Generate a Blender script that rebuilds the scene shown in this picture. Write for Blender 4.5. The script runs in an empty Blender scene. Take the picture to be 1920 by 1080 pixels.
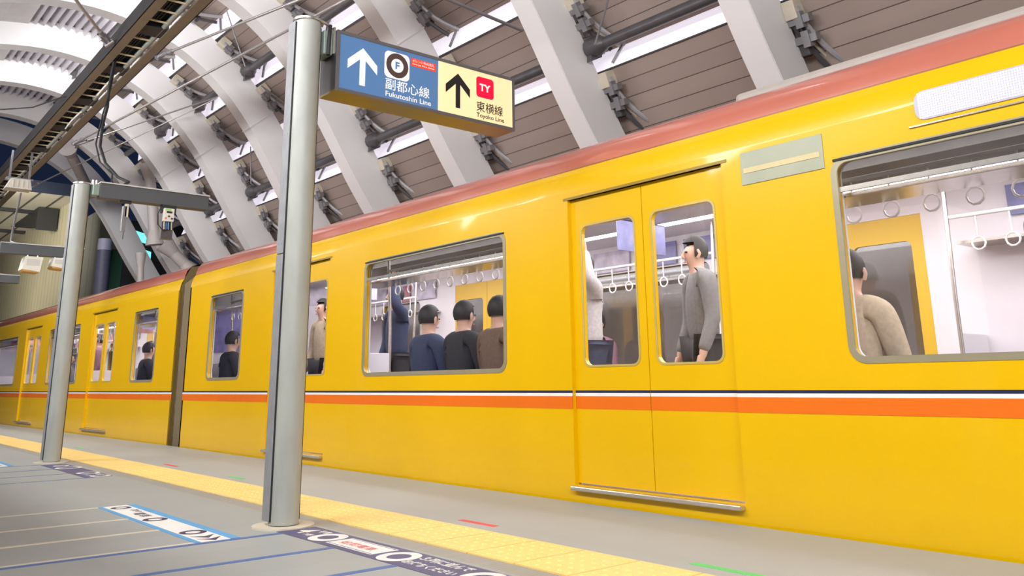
import bpy, bmesh, math, random
from mathutils import Vector, Matrix, geometry
random.seed(7)
PI = math.pi
R = math.radians
C = bpy.context.scene.collection
scene = bpy.context.scene

# ------------------------------------------------------------------ camera
cam = bpy.data.cameras.new('camera')
cam.sensor_width = 36.0
cam.lens = 1592.16 / 1920 * 36
cam.shift_y = -(540 - 324.68) / 1920
cam.clip_start = 0.05
cam.clip_end = 300
co = bpy.data.objects.new('camera', cam)
C.objects.link(co)
yaw, pit, rol = R(40.05515257), R(13.88281384), R(-0.68001414)
cy, sy = math.cos(yaw), math.sin(yaw)
fw = Vector((sy * math.cos(pit), cy * math.cos(pit), math.sin(pit)))
rt = Vector((cy, -sy, 0))
up = rt.cross(fw)
r2 = rt * math.cos(rol) + up * math.sin(rol)
u2 = -rt * math.sin(rol) + up * math.cos(rol)
co.matrix_world = Matrix(((r2.x, u2.x, -fw.x, 0), (r2.y, u2.y, -fw.y, 0), (r2.z, u2.z, -fw.z, 0.75), (0, 0, 0, 1)))
scene.camera = co

# ------------------------------------------------------------------ world, exposure
w = bpy.data.worlds.new('night'); scene.world = w; w.use_nodes = True
bg = w.node_tree.nodes['Background']
bg.inputs[0].default_value = (0.006, 0.0095, 0.024, 1); bg.inputs[1].default_value = 1.0
scene.view_settings.view_transform = 'Standard'
scene.view_settings.look = 'None'
scene.view_settings.exposure = 0.50
scene.view_settings.gamma = 1.0
scene.view_settings.use_curve_mapping = False

# ------------------------------------------------------------------ lamps
LK = .40
def area(name, loc, target, sx, sy_, power, col=(1, 1, 1)):
    l = bpy.data.lights.new(name, 'AREA'); l.shape = 'RECTANGLE'; l.size = sx; l.size_y = sy_
    l.energy = power * LK; l.color = col
    o = bpy.data.objects.new(name, l); C.objects.link(o); o.location = loc
    d = (Vector(target) - Vector(loc)).normalized()
    z = -d
    x = Vector((0, 1, 0)) - z * z.y            # long side (size) runs along the track
    if x.length < 0.05: x = Vector((1, 0, 0)) - z * z.x
    x.normalize(); y = z.cross(x)
    o.rotation_euler = Matrix((x, y, z)).transposed().to_euler()
    return o
# rows of platform luminaires above and left of the camera, outside the frame
for y in (-5.0, 0.5, 6.0, 12.0, 18.0):
    area('platform_lamp', (-0.9, y, 4.3), (2.2, y + .8, 0), 4.2, .35, 330, (1, .99, .965))
    area('vault_lamp', (-1.0, y - .5, 4.1), (5.5, y + 2.5, 6.0), 4.2, .4, 300, (.97, .955, 1))
area('far_fill', (4.0, 33.0, 6.6), (7.7, 44, 5), 3.0, .5, 900, (1, .95, .82))  # added unseen fill to brighten the far wall
area('far_fill', (2.5, 39.0, 3.5), (5.5, 46, 8.5), 3.0, .5, 700, (1, .95, .82))  # added unseen fill to brighten the canopy
area('far_fill', (4.5, 26.0, 5.6), (7.4, 29, 4.5), 1.0, .5, 60, (1, .97, .9))  # added unseen fill to brighten the cylinder behind the vault
area('train_side_fill', (0.3, -6.0, 3.6), (4.2, 2.0, 1.2), 3.0, 1.2, 240, (1, .99, .97))  # unseen area light behind the camera, aimed at the train side

# ------------------------------------------------------------------ materials
MATS = {}
def mat(name, col, rough=.5, metal=0, var=.06, scale=6, emis=None, es=0, coat=0, bump=0, bscale=200, spec=.5, stretch=None):
    if name in MATS: return MATS[name]
    m = bpy.data.materials.new(name); m.use_nodes = True
    nt = m.node_tree; b = nt.nodes['Principled BSDF']
    tc = nt.nodes.new('ShaderNodeTexCoord'); src = tc.outputs['Object']
    if stretch:
        mp = nt.nodes.new('ShaderNodeMapping'); mp.inputs['Scale'].default_value = stretch
        nt.links.new(src, mp.inputs[0]); src = mp.outputs[0]
    n = nt.nodes.new('ShaderNodeTexNoise'); n.inputs['Scale'].default_value = scale; n.inputs['Detail'].default_value = 5
    nt.links.new(src, n.inputs['Vector'])
    r = nt.nodes.new('ShaderNodeValToRGB')
    a = [max(0, c * (1 - var)) for c in col[:3]] + [1]; c2 = [min(1, c * (1 + var)) for c in col[:3]] + [1]
    r.color_ramp.elements[0].color = a; r.color_ramp.elements[1].color = c2
    r.color_ramp.elements[0].position = .3; r.color_ramp.elements[1].position = .7
    nt.links.new(n.outputs['Fac'], r.inputs[0]); nt.links.new(r.outputs[0], b.inputs['Base Color'])
    b.inputs['Roughness'].default_value = rough; b.inputs['Metallic'].default_value = metal
    b.inputs['Specular IOR Level'].default_value = spec
    if coat: b.inputs['Coat Weight'].default_value = coat; b.inputs['Coat Roughness'].default_value = .06
    if emis: b.inputs['Emission Color'].default_value = (*emis, 1); b.inputs['Emission Strength'].default_value = es
    if bump:
        n2 = nt.nodes.new('ShaderNodeTexNoise'); n2.inputs['Scale'].default_value = bscale; nt.links.new(src, n2.inputs['Vector'])
        bp = nt.nodes.new('ShaderNodeBump'); bp.inputs['Strength'].default_value = bump; bp.inputs['Distance'].default_value = .01
        nt.links.new(n2.outputs['Fac'], bp.inputs['Height']); nt.links.new(bp.outputs[0], b.inputs['Normal'])
    MATS[name] = m
    return m

def glass(name, tint=(1, 1, 1), refl=.12, emis=0):
    m = bpy.data.materials.new(name); m.use_nodes = True; nt = m.node_tree; nt.nodes.clear()
    out = nt.nodes.new('ShaderNodeOutputMaterial'); mx = nt.nodes.new('ShaderNodeMixShader')
    t = nt.nodes.new('ShaderNodeBsdfTransparent'); g = nt.nodes.new('ShaderNodeBsdfGlossy')
    n = nt.nodes.new('ShaderNodeTexNoise'); n.inputs['Scale'].default_value = 2
    rp = nt.nodes.new('ShaderNodeValToRGB'); rp.color_ramp.elements[0].color = (*[c * .96 for c in tint], 1); rp.color_ramp.elements[1].color = (*tint, 1)
    nt.links.new(n.outputs['Fac'], rp.inputs[0]); nt.links.new(rp.outputs[0], t.inputs[0])
    g.inputs['Roughness'].default_value = .03
    lw = nt.nodes.new('ShaderNodeLayerWeight'); lw.inputs[0].default_value = .5
    pw = nt.nodes.new('ShaderNodeMath'); pw.operation = 'POWER'; pw.inputs[1].default_value = 4
    mt = nt.nodes.new('ShaderNodeMath'); mt.operation = 'ADD'; mt.inputs[1].default_value = refl; mt.use_clamp = True
    nt.links.new(lw.outputs['Facing'], pw.inputs[0]); nt.links.new(pw.outputs[0], mt.inputs[0]); nt.links.new(mt.outputs[0], mx.inputs[0])
    nt.links.new(t.outputs[0], mx.inputs[1]); nt.links.new(g.outputs[0], mx.inputs[2]); nt.links.new(mx.outputs[0], out.inputs[0])
    return m

def plank_mat(name, col, seam=(.08, .06, .05), width=.05, rough=.45, metal=.0):
    """boards running along the track: one thin joint per unit of UV v"""
    m = bpy.data.materials.new(name); m.use_nodes = True; nt = m.node_tree; b = nt.nodes['Principled BSDF']
    uv = nt.nodes.new('ShaderNodeUVMap'); sp = nt.nodes.new('ShaderNodeSeparateXYZ'); nt.links.new(uv.outputs[0], sp.inputs[0])
    fr = nt.nodes.new('ShaderNodeMath'); fr.operation = 'FRACT'; nt.links.new(sp.outputs[1], fr.inputs[0])
    lt = nt.nodes.new('ShaderNodeMath'); lt.operation = 'LESS_THAN'; lt.inputs[1].default_value = width; nt.links.new(fr.outputs[0], lt.inputs[0])
    fl = nt.nodes.new('ShaderNodeMath'); fl.operation = 'FLOOR'; nt.links.new(sp.outputs[1], fl.inputs[0])
    wn = nt.nodes.new('ShaderNodeTexWhiteNoise'); wn.noise_dimensions = '1D'; nt.links.new(fl.outputs[0], wn.inputs['W'])
    rp = nt.nodes.new('ShaderNodeValToRGB'); rp.color_ramp.elements[0].color = (*[c * .93 for c in col], 1); rp.color_ramp.elements[1].color = (*[c * 1.05 for c in col], 1)
    nt.links.new(wn.outputs[0], rp.inputs[0])
    mx = nt.nodes.new('ShaderNodeMix'); mx.data_type = 'RGBA'; mx.inputs[7].default_value = (*seam, 1)
    nt.links.new(lt.outputs[0], mx.inputs[0]); nt.links.new(rp.outputs[0], mx.inputs[6]); nt.links.new(mx.outputs[2], b.inputs['Base Color'])
    b.inputs['Roughness'].default_value = rough; b.inputs['Metallic'].default_value = metal
    return m

RIB = mat('white_painted_steel', (.79, .775, .76), .42, 0, .015, 1.2)
SKIN = plank_mat('brown_ceiling_boards', (.36, .29, .25))
DECK = mat('deck_metal', (.66, .63, .66), .35, .2, .04, 3)
STEP_GLOW = mat('glowing_step_face', (.9, .88, .93), .4, 0, .02, 3, (.93, .87, 1.0), .46)  # pale step faces of the roof; their glow stands in for hidden cove light
DARKSTEEL = mat('dark_grey_steel', (.10, .095, .10), .4, .3, .1)
GREYSTEEL = mat('mid_grey_steel', (.27, .265, .275), .38, .5, .08)
GALV = mat('galvanised_steel', (.37, .385, .355), .55, .1, .10, 9, stretch=(1, 1, .35))
GALVD = mat('galvanised_side_plate', (.27, .275, .285), .55, .15, .10, 14)
BLACK = mat('black_rubber', (.015, .015, .016), .6, 0, .1)
CREAM = mat('cream_paint', (.62, .56, .45), .5, 0, .05)
ROD = mat('bright_steel_rod', (.55, .53, .52), .3, .8, .05)
YEL = mat('yellow_train_paint', (.77, .455, .0), .32, 0, .02, 1.5, coat=.35, spec=.25)
RED = mat('red_brown_roof_paint', (.50, .145, .095), .30, 0, .03, 1.5, coat=1.0)
NAVY = mat('navy_stripe_paint', (.018, .024, .07), .3, 0, .05)
WHITE = mat('white_stripe_paint', (.85, .83, .80), .35, 0, .02)
ORANGE = mat('orange_stripe_paint', (.80, .16, .008), .3, 0, .02)
SILVER = mat('brushed_steel', (.62, .58, .53), .25, .85, .06, 20)
ROOFGREY = mat('grey_roof_unit', (.42, .38, .34), .5, 0, .05)
GLASS = glass('window_glass', (.97, .97, .98), .12)
GLASSG = glass('grey_sash_glass', (.34, .34, .31), .16)
INWHITE = mat('white_interior_panel', (.80, .76, .79), .45, 0, .02)
INYEL = mat('yellow_interior_door', (.74, .47, .03), .4, 0, .03)
INFLOOR = mat('train_floor', (.30, .25, .22), .5, 0, .1)
SEAT = mat('blue_grey_seat_fabric', (.10, .10, .17), .85, 0, .2, 60)
CEILLAMP = mat('carriage_lamp_diffuser', (.95, .95, .95), .4, 0, .01, 3, (1, .97, 1), 7.0)

# ------------------------------------------------------------------ mesh builder
class MB:
    def __init__(s): s.bm = bmesh.new(); s.uv = None
    def box(s, a, b, M=None, bev=0):
        x0, y0, z0 = a; x1, y1, z1 = b
        vs = [s.bm.verts.new(p) for p in ((x0, y0, z0), (x1, y0, z0), (x1, y1, z0), (x0, y1, z0), (x0, y0, z1), (x1, y0, z1), (x1, y1, z1), (x0, y1, z1))]
        fs = [s.bm.faces.new([vs[i] for i in f]) for f in ((0, 3, 2, 1), (4, 5, 6, 7), (0, 1, 5, 4), (1, 2, 6, 5), (2, 3, 7, 6), (3, 0, 4, 7))]
        if bev:
            es = list({e for f in fs for e in f.edges})
            r = bmesh.ops.bevel(s.bm, geom=es, offset=bev, segments=2, affect='EDGES', profile=.5)
            vs = list({v for f in r['faces'] for v in f.verts} | {v for v in vs if v.is_valid})
        if M:
            for v in vs: v.co = M @ v.co
        return s
    def prism(s, pts, axis, t0, t1, M=None):
        """closed 2D outline extruded along axis ('x': pts=(y,z); 'y': (x,z); 'z': (x,y))"""
        def mk(p, t): return {'x': (t, p[0], p[1]), 'y': (p[0], t, p[1]), 'z': (p[0], p[1], t)}[axis]
        a = [s.bm.verts.new(mk(p, t0)) for p in pts]; b = [s.bm.verts.new(mk(p, t1)) for p in pts]
        n = len(pts)
        s.bm.faces.new(a); s.bm.faces.new(b[::-1])
        for i in range(n): s.bm.faces.new((a[i], b[i], b[(i + 1) % n], a[(i + 1) % n]))
        if M:
            for v in a + b: v.co = M @ v.co
        return s
    def tube(s, pts, r, seg=10, cap=True):
        pts = [Vector(p) for p in pts]; rings = []
        rr = r if isinstance(r, (list, tuple)) else [r] * len(pts)
        prev = None
        for i, p in enumerate(pts):
            t = ((pts[i + 1] - p) if i == 0 else (p - pts[i - 1]) if i == len(pts) - 1 else (pts[i + 1] - pts[i - 1])).normalized()
            if prev is None:
                a = t.orthogonal().normalized()
            else:
                a = (prev - t * prev.dot(t))
                a = a.normalized() if a.length > 1e-6 else t.orthogonal().normalized()
            prev = a; b = t.cross(a)
            rings.append([s.bm.verts.new(p + (a * math.cos(2 * PI * k / seg) + b * math.sin(2 * PI * k / seg)) * rr[i]) for k in range(seg)])
        for i in range(len(rings) - 1):
            for k in range(seg):
                s.bm.faces.new((rings[i][k], rings[i][(k + 1) % seg], rings[i + 1][(k + 1) % seg], rings[i + 1][k]))
        if cap: s.bm.faces.new(rings[0][::-1]); s.bm.faces.new(rings[-1])
        return s
    def sheet(s, rows, uvs=None):
        """grid of points -> quads"""
        V = [[s.bm.verts.new(p) for p in row] for row in rows]
        for i in range(len(V) - 1):
            for j in range(len(V[i]) - 1):
                f = s.bm.faces.new((V[i][j], V[i][j + 1], V[i + 1][j + 1], V[i + 1][j]))
                if uvs:
                    L = s.bm.loops.layers.uv.verify()
                    for lp, (a, b) in zip(f.loops, ((i, j), (i, j + 1), (i + 1, j + 1), (i + 1, j))): lp[L].uv = uvs[a][b]
        return s
    def build(s, name, m, parent=None, smooth=0, loc=None, recalc=True):
        if recalc: bmesh.ops.recalc_face_normals(s.bm, faces=s.bm.faces)
        me = bpy.data.meshes.new(name)
        if smooth:
            for f in s.bm.faces: f.smooth = True
            for e in s.bm.edges:
                if len(e.link_faces) == 2 and e.calc_face_angle(0) > R(smooth): e.smooth = False
        s.bm.to_mesh(me); s.bm.free()
        o = bpy.data.objects.new(name, me); C.objects.link(o)
        if m: me.materials.append(m)
        if parent: o.parent = parent
        if loc: o.location = loc
        return o

def tag(o, label=None, cat=None, group=None, kind=None):
    if label: o['label'] = label
    if cat: o['category'] = cat
    if group: o['group'] = group
    if kind: o['kind'] = kind
    return o
def thing(name, label, cat, loc=(0, 0, 0), rz=0, group=None):
    o = bpy.data.objects.new(name, None); C.objects.link(o); o.location = loc; o.rotation_euler = (0, 0, rz); o.empty_display_size = .1
    return tag(o, label, cat, group)
def copy_tree(o, parent=None):
    c = o.copy(); C.objects.link(c); c.parent = parent
    for ch in list(o.children): copy_tree(ch, c)
    return c

def text_mesh(body, height, width=None, bold=0.0, thick=.0006):
    """lettering as a mesh in its own xy plane, lower left corner at the origin, scaled to the height (and width) given"""
    cu = bpy.data.curves.new('lettering', 'FONT'); cu.body = body; cu.size = 1; cu.offset = bold; cu.resolution_u = 3
    o = bpy.data.objects.new('lettering', cu); C.objects.link(o); bpy.context.view_layer.update()
    me = bpy.data.meshes.new_from_object(o.evaluated_get(bpy.context.evaluated_depsgraph_get()))
    bpy.data.objects.remove(o); bpy.data.curves.remove(cu)
    xs = [v.co.x for v in me.vertices]; ys = [v.co.y for v in me.vertices]
    x0, x1, y0, y1 = min(xs), max(xs), min(ys), max(ys)
    ky = height / (y1 - y0); kx = (width / (x1 - x0)) if width else ky
    for v in me.vertices: v.co = ((v.co.x - x0) * kx, (v.co.y - y0) * ky, 0)
    return me
def text_obj(name, body, height, width, M, m, parent, bold=.012):
    me = text_mesh(body, height, width, bold); me.transform(M); me.name = name
    o = bpy.data.objects.new(name, me); C.objects.link(o); me.materials.append(m); o.parent = parent
    return o

# ------------------------------------------------------------------ vault profile
CX, CZ = 2.696027812848864, 1.792644551399095 + .75
PM = [0.22552, -1.10112, 1.81424, -1.15502, 1.25702]
PMC = [.226, -1.101, 1.814, -1.155, 1.257]
def rho(t):
    v = 0
    for c in PROF: v = v * t + c
    return v * 4.4
PROF = PMC
APEX = 3.1
def raw(d, off):
    a = R(max(d, 15)); rr = rho(a) + off
    P = Vector((CX + rr * math.cos(a), CZ + rr * math.sin(a)))
    if d < 15:
        a2 = R(16); p = Vector((CX + rho(a) * math.cos(a), CZ + rho(a) * math.sin(a))); q = Vector((CX + rho(a2) * math.cos(a2), CZ + rho(a2) * math.sin(a2)))
        P = P + (p - q).normalized() * (15 - d) * .09
    return P
def prof(deg, off=0.0):
    """point of the vault section; past 101 degrees it falls as the mirror image of the right half"""
    if deg <= 101: return raw(deg, off)
    def mir(d): p = raw(170 - d, off); return Vector((6.186 - p.x, p.y))
    return mir(deg) + raw(101, off) - mir(101)
RY = [4.40, 7.036, 9.724, 12.348, 14.855, 17.389, 19.82, 22.35, 24.88]
RW = .32; RD = .58

rib_labels = ['white arch rib nearest the right edge, rising behind the train roof',
 'white arch rib just right of the blue and cream direction sign', 'white arch rib passing behind the blue and cream direction sign',
 'white arch rib passing right behind the nearer grey column', 'white arch rib landing just left of the nearer grey column',
 'bright white arch rib, third to the left of the nearer grey column', 'lit arch rib above the far end of the dark beam arm on the further column',
 'dim unlit arch rib meeting the pipe braces', 'dim taupe arch rib at the end of the vault against the night sky']
degs = [0, 6, 12, 15] + list(range(18, 153, 3)) + [156]
degs = [d for d in degs]
for k, y in enumerate(RY):
    mb = MB()
    inner = [prof(d) for d in degs]; outer = [prof(d, RD) for d in degs]
    rows = []
    for a, b in zip(inner, outer):
        rows.append([(a.x, 0, a.y), (b.x, 0, b.y), (b.x, RW, b.y), (a.x, RW, a.y), (a.x, 0, a.y)])
    mb.sheet(rows)
    bmesh.ops.remove_doubles(mb.bm, verts=mb.bm.verts, dist=1e-5)
    bmesh.ops.holes_fill(mb.bm, edges=mb.bm.edges)
    es = [e for e in mb.bm.edges if e.calc_face_angle(0) > R(70) and abs(e.verts[0].co.y - e.verts[1].co.y) < 1e-4]
    if k < 2: bmesh.ops.bevel(mb.bm, geom=es, offset=.008, segments=2, affect='EDGES')
    o = mb.build('arch_rib', RIB, None, smooth=35)
    o.location = (0, y, 0)
    tag(o, rib_labels[k], 'arch rib', 'arch ribs of the vault')
    for dj in (41,):
        mj = MB()
        pts = []
        for d in (dj - .12, dj + .12):
            a = prof(d, -.012); b = prof(d, RD + .01); pts.append((a, b))
        for (lo, hi) in ((0, 1),):
            a0, b0 = pts[0]; a1, b1 = pts[1]
            mj.prism([(a0.x, a0.y), (b0.x, b0.y), (b1.x, b1.y), (a1.x, a1.y)], 'y', -.012, RW + .01)
        mj.build('weld_seam', RIB, o)

# ------------------------------------------------------------------ ceiling panels, glowing step faces, purlin pipes
JOINTS = [11.2, 23.4, 35.6, 47.7, 59.8, 71.9]
Y0, Y1 = -4.0, 22.3
mb = MB()
def skin_panel(d0, d1, o0, o1, vend):
    n = 6; rows = []; uvs = []
    for i in range(n + 1):
        d = d0 + (d1 - d0) * i / n; p = prof(d, o0 + (o1 - o0) * i / n)
        rows.append([(p.x, Y0, p.y), (p.x, Y1, p.y)]); v = (vend - d) / 2.3 + .02
        uvs.append([(0, v), (1, v)])
    mb.sheet(rows, uvs)
skin_panel(-14, JOINTS[1], .90, .70, JOINTS[1])
for i, j in enumerate(JOINTS):
    nx = JOINTS[i + 1] if i + 1 < len(JOINTS) else None
    if nx and i: skin_panel(j + 2.3, nx, .92, .70, nx)
mb.build('ceiling', SKIN).__setitem__('kind', 'structure')
step_names = {1: 'bright lit step face along the ceiling lowest above the train roof', 2: 'bright lit ceiling step face second above the train roof',
               3: 'bright lit ceiling step face third above the train roof', 4: 'bright lit ceiling step face fourth above the train roof',
               5: 'bright lit ceiling step face beside the cable tray high in the vault'}
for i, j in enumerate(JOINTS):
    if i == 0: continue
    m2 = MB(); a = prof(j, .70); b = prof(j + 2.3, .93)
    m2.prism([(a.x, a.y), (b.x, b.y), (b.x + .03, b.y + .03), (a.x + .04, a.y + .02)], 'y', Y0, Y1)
    root = m2.build('lit_step_face', STEP_GLOW); tag(root, step_names[i], 'strip light', 'lit step faces between the ceiling boards')
    m3 = MB(); p = prof(j, .70); q = prof(j - .18, .672)
    m3.prism([(p.x, p.y), (p.x + .02, p.y - .015), (q.x + .02, q.y), (q.x, q.y)], 'y', Y0, Y1)
    m3.build('edge_trim', DARKSTEEL, root)
    for y in RY[:7]:
        m4 = MB(); a = prof(j + .4, .72); b = prof(j + 2.2, .86)
        m4.tube([(a.x - .02, y - .18, a.y), (b.x - .03, y - .34, b.y)], .022, 6)
        m4.build('fixing_bracket', GREYSTEEL, root)
pipe_lab = {1: 'dark grey purlin pipe just over the lowest lit step face', 3: 'dark grey purlin pipe over the third lit step face', 5: 'grey purlin pipe high beside the cable tray'}
for i in (1, 3, 5):
    p = prof(JOINTS[i] + 3.4, .60)
    root = thing('purlin_pipe', pipe_lab[i], 'pipe', (p.x, 0, p.y), 0, 'purlin pipes along the vault')
    m2 = MB(); m2.tube([(0, Y0, 0), (0, 22.3, 0)], .072, 14); m2.build('pipe', DARKSTEEL, root, smooth=40)
    for y in RY[:7]:
        m3 = MB()
        m3.tube([(0, y - .30, 0), (0, y - .18, 0), (0, y - .02, 0)], [.074, .13, .13], 12)
        m3.prism([(-.06, -.20), (.13, -.10), (.16, .16), (-.04, .12)], 'y', y - .10, y - .02)
        m3.build('end_bracket', DARKSTEEL, root, smooth=40)

# corrugated deck at the crown
mb = MB(); rows = []
n = 12
for i in range(n * 2 + 1):
    d = 71.5 + (91 - 71.5) * i / (n * 2)
    p = prof(d, .45 if i % 2 == 0 else .62)
    rows.append([(p.x, Y0, p.y), (p.x, 22.3, p.y)])
mb.sheet(rows)
tag(mb.build('ceiling_deck', DECK), kind='structure')
mb = MB(); rows = []
for d in (90.8, 96, 104, 112, 120, 130, 140, 150):
    p = prof(d, .45); rows.append([(p.x, Y0, p.y), (p.x, 22.3, p.y)])
mb.sheet(rows)
tag(mb.build('ceiling_valley', mat('taupe_ceiling_sheet', (.46, .43, .42), .5)), kind='structure')

# lamps in each bay washing the next rib
for k in range(1, 7):
    y = RY[k]
    p = prof(80, .38)
    lamp = thing('rib_uplighter', 'slim white lamp hidden behind a rib high in the vault', 'lamp', (p.x, RY[k - 1] + RW + .10, p.y), 0, 'rib wash lamps in the crown')
    m2 = MB(); m2.box((-.6, -.04, -.03), (.6, .04, .05), None, .01); m2.build('housing', GREYSTEEL, lamp)
    area('rib_wash', (p.x - .1, RY[k - 1] + RW + .35, p.y - .05), (p.x - .35, y, p.y - .42), .1, 1.5, 95, (.96, .97, 1)).rotation_euler
    bpy.data.objects[-1] if False else None

# ------------------------------------------------------------------ conduit runs beside every rib
def arcpts(d0, d1, o0, o1, y0, y1, n=8, ease=2.0):
    P = []
    for i in range(n + 1):
        t = i / n; e = t ** ease
        p = prof(d0 + (d1 - d0) * t, o0 + (o1 - o0) * e); P.append((p.x, y0 + (y1 - y0) * e, p.y))
    return P
def conduit_run(name_label):
    root = thing('conduit_run', name_label, 'conduit')
    for j in (17.5, 29.6, 41.7, 53.8, 65.8):     # one bundle in each ceiling bay, just under the lit step face
        hi, lo = j + 4.6, j - 3.9
        MB().tube(arcpts(hi, lo, .60, .86, -.13, -.36), .032, 7).build('conduit', mat('light_conduit', (.42, .41, .43), .4, .3), root, smooth=50)
        MB().tube(arcpts(hi, lo, .62, .90, -.06, -.24), .020, 7).build('conduit', CREAM, root, smooth=50)
        MB().tube(arcpts(hi, lo, .58, .80, -.03, -.17), .03, 7).build('conduit', DARKSTEEL, root, smooth=50)
        for dd in (hi - 1.6, hi - 3.9):
            p = prof(dd, .58); M = Matrix.Translation((p.x, 0, p.y)) @ Matrix.Rotation(-R(dd), 4, 'Y')
            m2 = MB(); m2.box((-.04, -.24, -.04), (.05, .0, .04), M); m2.box((-.06, -.17, -.085), (.03, -.09, .085), M)
            m2.build('clamp', GREYSTEEL, root)
        p = prof(hi - .2, .60); M = Matrix.Translation((p.x, 0, p.y)) @ Matrix.Rotation(-R(hi), 4, 'Y')
        MB().box((-.07, -.14, -.10), (.12, .0, .10), M, .01).build('mounting_block', CREAM, root)
        p = prof(hi - 2.8, .60); M = Matrix.Translation((p.x, 0, p.y)) @ Matrix.Rotation(-R(hi), 4, 'Y')
        MB().box((.0, -.10, -.26), (.10, .0, .20), M, .01).build('junction_plate', DARKSTEEL, root)
    return root
cl = ['conduits clipped beside the arch rib nearest the right edge', 'conduits clipped beside the arch rib right of the direction sign',
      'conduits clipped beside the arch rib behind the direction sign', 'conduits clipped beside the arch rib behind the nearer grey column',
      'conduits clipped beside the arch rib landing left of the nearer column', 'conduits clipped beside the third arch rib left of the nearer column',
      'conduits clipped beside the arch rib over the end of the dark beam arm', 'dim conduits beside the unlit rib meeting the pipe braces']
c0 = conduit_run(cl[0]); c0['group'] = 'conduit runs along the ribs'
for k in range(8):
    c = c0 if k == 0 else copy_tree(c0)
    c.location = (0, RY[k], 0); c['label'] = cl[k]

# ------------------------------------------------------------------ floor
def floor_mat(name, col, tile=(1.2, .6), seam=.9):
    m = bpy.data.materials.new(name); m.use_nodes = True; nt = m.node_tree; b = nt.nodes['Principled BSDF']
    tc = nt.nodes.new('ShaderNodeTexCoord')
    br = nt.nodes.new('ShaderNodeTexBrick'); nt.links.new(tc.outputs['Object'], br.inputs['Vector'])
    br.inputs['Color1'].default_value = (*[c * .96 for c in col], 1); br.inputs['Color2'].default_value = (*[c * 1.03 for c in col], 1)
    br.inputs['Mortar'].default_value = (*[c * seam for c in col], 1); br.inputs['Scale'].default_value = 1
    br.inputs['Mortar Size'].default_value = .002; br.inputs['Brick Width'].default_value = tile[0]; br.inputs['Row Height'].default_value = tile[1]
    n = nt.nodes.new('ShaderNodeTexNoise'); n.inputs['Scale'].default_value = 260; n.inputs['Detail'].default_value = 3; nt.links.new(tc.outputs['Object'], n.inputs['Vector'])
    n2 = nt.nodes.new('ShaderNodeTexNoise'); n2.inputs['Scale'].default_value = 1.4; n2.inputs['Detail'].default_value = 4; nt.links.new(tc.outputs['Object'], n2.inputs['Vector'])
    mr = nt.nodes.new('ShaderNodeMapRange'); mr.inputs[3].default_value = .84; mr.inputs[4].default_value = 1.16; nt.links.new(n.outputs['Fac'], mr.inputs[0])
    mr2 = nt.nodes.new('ShaderNodeMapRange'); mr2.inputs[3].default_value = .93; mr2.inputs[4].default_value = 1.07; nt.links.new(n2.outputs['Fac'], mr2.inputs[0])
    mu = nt.nodes.new('ShaderNodeMath'); mu.operation = 'MULTIPLY'; nt.links.new(mr.outputs[0], mu.inputs[0]); nt.links.new(mr2.outputs[0], mu.inputs[1])
    vm = nt.nodes.new('ShaderNodeVectorMath'); vm.operation = 'SCALE'; nt.links.new(br.outputs['Color'], vm.inputs[0]); nt.links.new(mu.outputs[0], vm.inputs[3])
    nt.links.new(vm.outputs[0], b.inputs['Base Color']); b.inputs['Roughness'].default_value = .5
    return m
FL = floor_mat('grey_stone_floor', (.345, .365, .355)); FE = floor_mat('pale_edge_paving', (.39, .41, .405), (.9, 5), .97)
TRK = floor_mat('grooved_strip', (.34, .325, .29), (6, .03), .75)
# platform edge follows the train: straight, then easing in beyond the car joint
def edge_x(y): return 4.05 if y < 12 else 4.05 - .018 * (y - 12)
def slab(name, x0, x1, m, z=0, th=.3, kind='structure', label=None, cat=None):
    mb = MB()
    ys = [-6, 12, 45]
    rows = [[(x0, y, z), ((x1(y) if callable(x1) else x1), y, z)] for y in ys]
    mb.sheet(rows)
    r = bmesh.ops.extrude_face_region(mb.bm, geom=list(mb.bm.faces))
    for v in [g for g in r['geom'] if isinstance(g, bmesh.types.BMVert)]: v.co.z -= th
    o = mb.build(name, m)
    return tag(o, label, cat, None, kind)
slab('floor', -6, 2.385, FL)
slab('floor_grooved_strip', 2.385, 2.505, TRK)
slab('floor_under_tactile', 2.505, 2.935, mat('tile_bed', (.12, .09, .05), .8), -.004)
slab('floor_edge', 2.935, edge_x, FE)
slab('trackbed_floor', 3.9, 9.5, mat('dark_ballast', (.05, .048, .045), .9, 0, .3, 30, bump=.5, bscale=25), -1.05, .2)
# tactile paving: tiles with raised dots
TACT = mat('yellow_tactile_tile', (.93, .66, .22), .55, 0, .035, 2.2)
mb = MB(); pitch = .3335; y = 3.0
yy = -1.35
tiles = []
while yy < 40:
    tiles.append(yy); yy += pitch
off = 3.667 - math.floor((3.667 + 1.35) / pitch) * pitch + 1.35
for t in tiles:
    t += off
    mb.box((2.508, t + .0045, -.003), (2.932, t + pitch - .0045, .006))
    if t < 9:
        for i in range(6):
            for j in range(5):
                cx_ = 2.508 + .047 + i * .066; cy_ = t + .034 + j * .0665
                mb.tube([(cx_, cy_, .006), (cx_, cy_, .0105)], [.015, .009], 8)
tag(mb.build('tactile_paving', TACT), 'yellow tactile paving strip with raised dots along the platform', 'tactile paving')

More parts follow.
